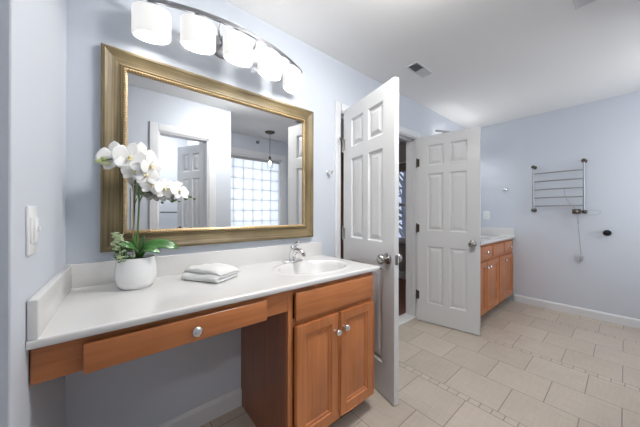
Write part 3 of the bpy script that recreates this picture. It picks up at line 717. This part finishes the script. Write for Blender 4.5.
# ceiling vents
def vent(loc, rz, label, L=.27, W=.105):
    t = thing('ceiling_vent', label, 'vent', loc, rz)
    b = B(); f = .012
    for x0, x1, y0, y1 in ((-L/2, L/2, -W/2, -W/2+f), (-L/2, L/2, W/2-f, W/2), (-L/2, -L/2+f, -W/2+f, W/2-f), (L/2-f, L/2, -W/2+f, W/2-f), (-.004, .004, -W/2+f, W/2-f)): box(b, x0, x1, y0, y1, -.007, 0, .001)
    obj('frame', b, WHITE, t)
    obj('backing', box(B(), -L/2+f, L/2-f, -W/2+f, W/2-f, -.0015, -.0005), VENTG, t)
    # two banks of blades tilted opposite ways
    for s, xa, xb in ((-1, -L/2+f, -.004), (1, .004, L/2-f)):
        b = B(); n = 9
        for k in range(n):
            x = xa+(k+.5)*(xb-xa)/n; v0 = len(b.verts)
            box(b, -.0075, .0075, -W/2+f, W/2-f, -.0004, .0004)
            b.verts.ensure_lookup_table()
            bmesh.ops.transform(b, matrix=Matrix.Translation((x, 0, -.0055)) @ Matrix.Rotation(s*math.radians(42), 4, 'Y'), verts=b.verts[v0:])
        obj('louvers', b, WHITE, t)
    return t
vent((2.112, 1.162, H), 0, 'small white two-way ceiling vent above the open double doors')
vent((2.096, .135, H), 0, 'white ceiling vent at the top edge of the photo', L=.26, W=.13)

# ------------------------------------------------------------------ towel
def folded_towel():
    b = B(); W, Dp = .215, .16; nx, ny = 90, 1
    path = []; th = .0182; layers = 3
    # zig-zag section in y-z
    segs = 16
    z = th/2; y0, y1 = -Dp/2+.012, Dp/2-.012
    for l in range(layers):
        ya, yb = (y1, y0) if l % 2 == 0 else (y0, y1)
        for k in range(segs): path.append((ya+(yb-ya)*k/(segs-1), z))
        if l < layers-1:
            s = -1 if yb < ya else 1
            for k in range(1, 6):
                a = PI*k/6; path.append((yb+s*math.sin(a)*(th/2+.0005), z+(th+.001)/2*(1-math.cos(a))))
            z += th+.001
    up, dn = [], []
    for i, (y, zz) in enumerate(path):
        p = Vector(path[max(i-1, 0)]); q = Vector(path[min(i+1, len(path)-1)]); d = (q-p).normalized(); nn = Vector((-d.y, d.x))*th/2*.96
        up.append((y+nn.x, zz+nn.y)); dn.append((y-nn.x, zz-nn.y))
    loop = up+dn[::-1]; rings = []
    for i in range(nx+1):
        u = i/nx; x = -W/2+W*u; e = min(u, 1-u)*W; rr = 1 if e > .012 else math.sqrt(max(0, 1-(1-e/.012)**2))*.75+.25
        ring = []
        cyz = []
        for k, (y, zz) in enumerate(loop):
            m = len(up); c = path[k] if k < m else path[2*m-1-k]
            yy = c[0]+(y-c[0])*rr; z3 = c[1]+(zz-c[1])*rr
            sag = 1+.10*math.sin(u*PI)*(z3/.045)
            z4 = z3*sag*(1-.22*(max(0, 1-min(u, 1-u)/.16)**2)*min(1, z3/.03))*(1-.15*max(0, abs(yy)/(Dp/2)-.6)*min(1, z3/.03)/.4)+.0025*math.sin(x*38+yy*21)*(z3/.045)+.0016*math.sin(x*90-yy*60)*(z3/.045)
            ring.append(b.verts.new((x+.004*math.sin(zz*190)*(1 if u > .5 else -1)*(4*abs(u-.5)**2), yy+.003*math.sin(x*30+z3*70), max(z4, 0))))
        rings.append(ring)
    n = len(loop)
    for a, c in zip(rings, rings[1:]):
        for k in range(n): b.faces.new((a[k], a[(k+1) % n], c[(k+1) % n], c[k]))
    for r in (rings[0], rings[-1]):
        m = len(up)
        for k in range(m-1): b.faces.new((r[k], r[k+1], r[n-2-k], r[n-1-k]))
    return b
o = tag(obj('folded_towel', folded_towel(), TOWELM, smooth=180), 'folded white hand towel lying on the counter right of the orchid', 'towel')
o.location = (.388, 1.318, CT+.0005); o.rotation_euler = (0, 0, math.radians(-58.5))

# ------------------------------------------------------------------ orchid
OC = Vector((.088, 1.375, CT))
t = thing('potted_orchid', 'white orchid with arching sprays in a round white ceramic pot', 'potted plant', OC)
obj('pot', lathe(B(), [(.050, .0), (.060, .002), (.072, .020), (.0775, .055), (.075, .090), (.070, .128), (.069, .132), (.066, .132), (.066, .126), (.066, .110)], seg=48), CERAMIC, t, 50)
b = lathe(B(), [(.064, .108), (.064, .119), (.04, .124), (.01, .126)], seg=30)
obj('moss', b, MOSS, t, 60)
main = curve([Vector((-0.0018, 0.0, 0.1082)), Vector((0.0033, 0.0, 0.2269)), Vector((0.0084, 0.0, 0.3597)), Vector((0.01, 0.0, 0.4707)), Vector((0.0087, 0.01, 0.5385)), Vector((-0.0309, 0.0, 0.5626)), Vector((-0.0845, -0.01, 0.5493)), Vector((-0.1251, -0.015, 0.5327))], 6)
side = curve([Vector((0.0084, 0.0, 0.3685)), Vector((0.0257, -0.01, 0.4132)), Vector((0.0544, -0.02, 0.4365)), Vector((0.1072, -0.03, 0.43)), Vector((0.1635, -0.035, 0.4141)), Vector((0.2231, -0.04, 0.3949))], 6)
obj('stem', tube(B(), main, [.0042-.0024*k/(len(main)-1) for k in range(len(main))], 8), STEMG, t, 60)
obj('stem', tube(B(), side, [.0028-.0012*k/(len(side)-1) for k in range(len(side))], 8), STEMG, t, 60)
obj('stake', tube(B(), [Vector((-0.0114, 0.02, 0.1063)), Vector((-0.0103, 0.02, 0.4531))], .0022, 8), mat('bamboo_stake', (.42, .36, .18), .6), t, 60)
def petal(bm, M4, L, W, cup=.25, pt=1.0, n=8, m=6):
    g = []
    for i in range(n+1):
        s = i/n; wd = W*math.sin(PI*min(1, s**.75*.97+.02))**(.6*pt)*(.35+.65*min(1, s*2.2)) if s > 0 else W*.12
        if i == n: wd = W*.06
        row = []
        for j in range(m+1):
            q = j/m*2-1
            z = cup*L*(s*s*.6-.15*s) + cup*W*.5*q*q*(1-.3*s) + .03*L*math.sin(s*9+q*4)*s*abs(q)
            row.append(bm.verts.new(M4 @ Vector((q*wd*.5, s*L, z))))
        g.append(row)
    for i in range(n):
        for j in range(m): bm.faces.new((g[i][j], g[i][j+1], g[i+1][j+1], g[i+1][j]))
def flower(pos, face, r, roll=0, closed=0):
    z = Vector(face).normalized(); x = Vector((0, 0, 1)).cross(z).normalized(); y = z.cross(x)
    base = Matrix((x, y, z)).transposed().to_4x4(); base.translation = pos; base = base @ Matrix.Rotation(roll, 4, 'Z')
    bm = B(); cup = -.12+closed
    for ang, L, W in ((90, 1.0, .80), (0, 1.0, 1.32), (180, 1.0, 1.32), (-52, 1.0, .74), (-128, 1.0, .74)):
        tilt = random.uniform(-.08, .12)+closed
        Mm = base @ Matrix.Rotation(math.radians(ang-90+random.uniform(-6, 6)), 4, 'Z') @ Matrix.Rotation(tilt, 4, 'X') @ Matrix.Translation((0, .003, .001 if W > 1 else -.001))
        petal(bm, Mm, r*L, r*W, cup)
    o = obj('flower', bm, PETAL, t, 180)
    md = o.modifiers.new('thick', 'SOLIDIFY'); md.thickness = .0008
    bm = B()
    ball(bm, base @ Vector((0, .0, .006)), .006*r/.045, sz=1.0, u=10, v=8)
    lip = base @ Matrix.Rotation(PI, 4, 'Z') @ Matrix.Rotation(.7, 4, 'X'); petal(bm, lip, r*.42, r*.34, .5, n=5, m=4)
    obj('throat', bm, LIP, o, 180)
    return o
FL = [((-0.0715, -0.01, 0.5594), 0.0520, (-0.35, -1, 0.1)),
      ((-0.0256, -0.035, 0.5596), 0.0520, (0.05, -1, 0.0)),
      ((0.0188, 0.0, 0.5785), 0.0480, (0.35, -1, 0.15)),
      ((0.0457, -0.03, 0.5328), 0.0400, (0.6, -0.8, -0.1)),
      ((-0.011, -0.02, 0.5058), 0.0380, (0.1, -0.7, -0.5)),
      ((0.0533, -0.03, 0.4535), 0.0400, (0.2, -1, 0.2)),
      ((0.0972, -0.045, 0.4329), 0.0380, (0.5, -0.9, 0.1)),
      ((0.1565, -0.05, 0.4269), 0.0380, (0.5, -0.8, 0.4)),
      ((0.0339, -0.04, 0.4862), 0.0360, (-0.2, -1, 0.3)),
      ((0.1345, -0.01, 0.4519), 0.0360, (-0.1, -0.5, 0.9))]
for p_, r_, f_ in FL: flower(Vector(p_), f_, r_*1.22, random.uniform(-.3, .3), random.uniform(0, .15))
for p_, r_, c_ in (((-0.1267, -0.015, 0.5345), 0.009, BUDM), ((-0.1114, -0.012, 0.5473), 0.008, BUDM), ((-0.1035, -0.015, 0.5294), 0.01, BUDM), ((0.1881, -0.04, 0.3912), 0.007, STEMG), ((0.2076, -0.04, 0.4016), 0.006, STEMG), ((0.2253, -0.04, 0.3926), 0.005, STEMG), ((0.1387, -0.035, 0.3826), 0.006, STEMG)):
    obj('bud', ball(B(), Vector(p_), r_, sx=1.4, sz=.9), c_, t, 180)
# leaves
def leaf(pts, W, name='leaf', fold=.3, roll=0):
    c = curve(pts, 6); n = len(c)-1; bm = B(); g = []
    for i, p in enumerate(c):
        s = i/n; d = (c[min(i+1, n)]-c[max(i-1, 0)]).normalized(); sd = d.cross(Vector((0, 0, 1))).normalized(); nn = sd.cross(d); sd, nn = sd*math.cos(roll)+nn*math.sin(roll), nn*math.cos(roll)-sd*math.sin(roll)
        wd = W*(.35+.65*math.sin(PI*min(1, s*.85+.12)))*(1 if s < .8 else math.sqrt(max(0, 1-((s-.8)/.2)**2))) + .0008
        g.append([bm.verts.new(p+sd*wd*q+nn*fold*wd*abs(q)) for q in (-1, -.6, -.2, 0, .2, .6, 1)])
    for i in range(n):
        for j in range(6): bm.faces.new((g[i][j], g[i][j+1], g[i+1][j+1], g[i+1][j]))
    o = obj(name, bm, LEAFG, t, 180); md = o.modifiers.new('thick', 'SOLIDIFY'); md.thickness = .0016; return o
leaf([Vector((0.0154, -0.01, 0.1297)), Vector((0.0401, -0.02, 0.1729)), Vector((0.0843, -0.03, 0.1815)), Vector((0.1311, -0.035, 0.1714)), Vector((0.1557, -0.035, 0.1576))], .027, roll=-.75)
leaf([Vector((0.0111, -0.02, 0.1315)), Vector((-0.0151, -0.045, 0.1759)), Vector((-0.0425, -0.06, 0.1923)), Vector((-0.0652, -0.07, 0.1951))], .020, roll=.7)
leaf([Vector((-0.0031, -0.02, 0.1287)), Vector((0.0256, -0.06, 0.1654)), Vector((0.0528, -0.075, 0.1646)), Vector((0.078, -0.08, 0.1498))], .018, roll=-.6)
leaf([Vector((0.0125, 0.0, 0.1242)), Vector((0.0205, 0.01, 0.1759)), Vector((0.0286, 0.02, 0.2196))], .010)
leaf([Vector((0.0017, 0.0, 0.1254)), Vector((-0.0076, -0.005, 0.1841)), Vector((-0.0027, -0.01, 0.2367))], .009)
# pale rosette filler
b = B()
for k in range(62):
    q_ = random.random()
    p = Vector((-.080+random.gauss(0, .006)+.030*random.random()*(1-.4*q_)+(.010 if q_ < .4 else 0), -.04+random.uniform(-.03, .02), .128+.122*q_))
    for m in range(5):
        a = m*2*PI/5+k; q = p+Vector((math.cos(a)*.005, math.sin(a)*.005, random.uniform(-.001, .003)))
        bmesh.ops.create_icosphere(b, subdivisions=1, radius=.0042, matrix=Matrix.Translation(q) @ Matrix.Diagonal((1, 1, .7, 1)))
o = obj('rosette_filler', b, FILLER, t, 180); o['label'] = 'pale green rosette foliage'
b = B()
for k in range(30):
    p = Vector((-.065+random.uniform(0, .045), -.04, .118)); q = Vector((-.082+random.uniform(0, .045), -.04+random.uniform(-.03, .02), .14+random.uniform(0, .075))); tube(b, [p, p.lerp(q, .5)+Vector((random.uniform(-.004, .004), 0, 0)), q], .0012, 5)
for k in range(60):
    p = Vector((-.075+random.uniform(0, .06), -.04+random.uniform(-.025, .03), .125+random.uniform(0, .065))); a = random.uniform(0, 2*PI)
    bmesh.ops.create_icosphere(b, subdivisions=1, radius=.006, matrix=Matrix.Translation(p) @ Matrix.Rotation(a, 4, 'Z') @ Matrix.Diagonal((1.3, .5, .35, 1)))
obj('filler_greens', b, LEAFG, t)
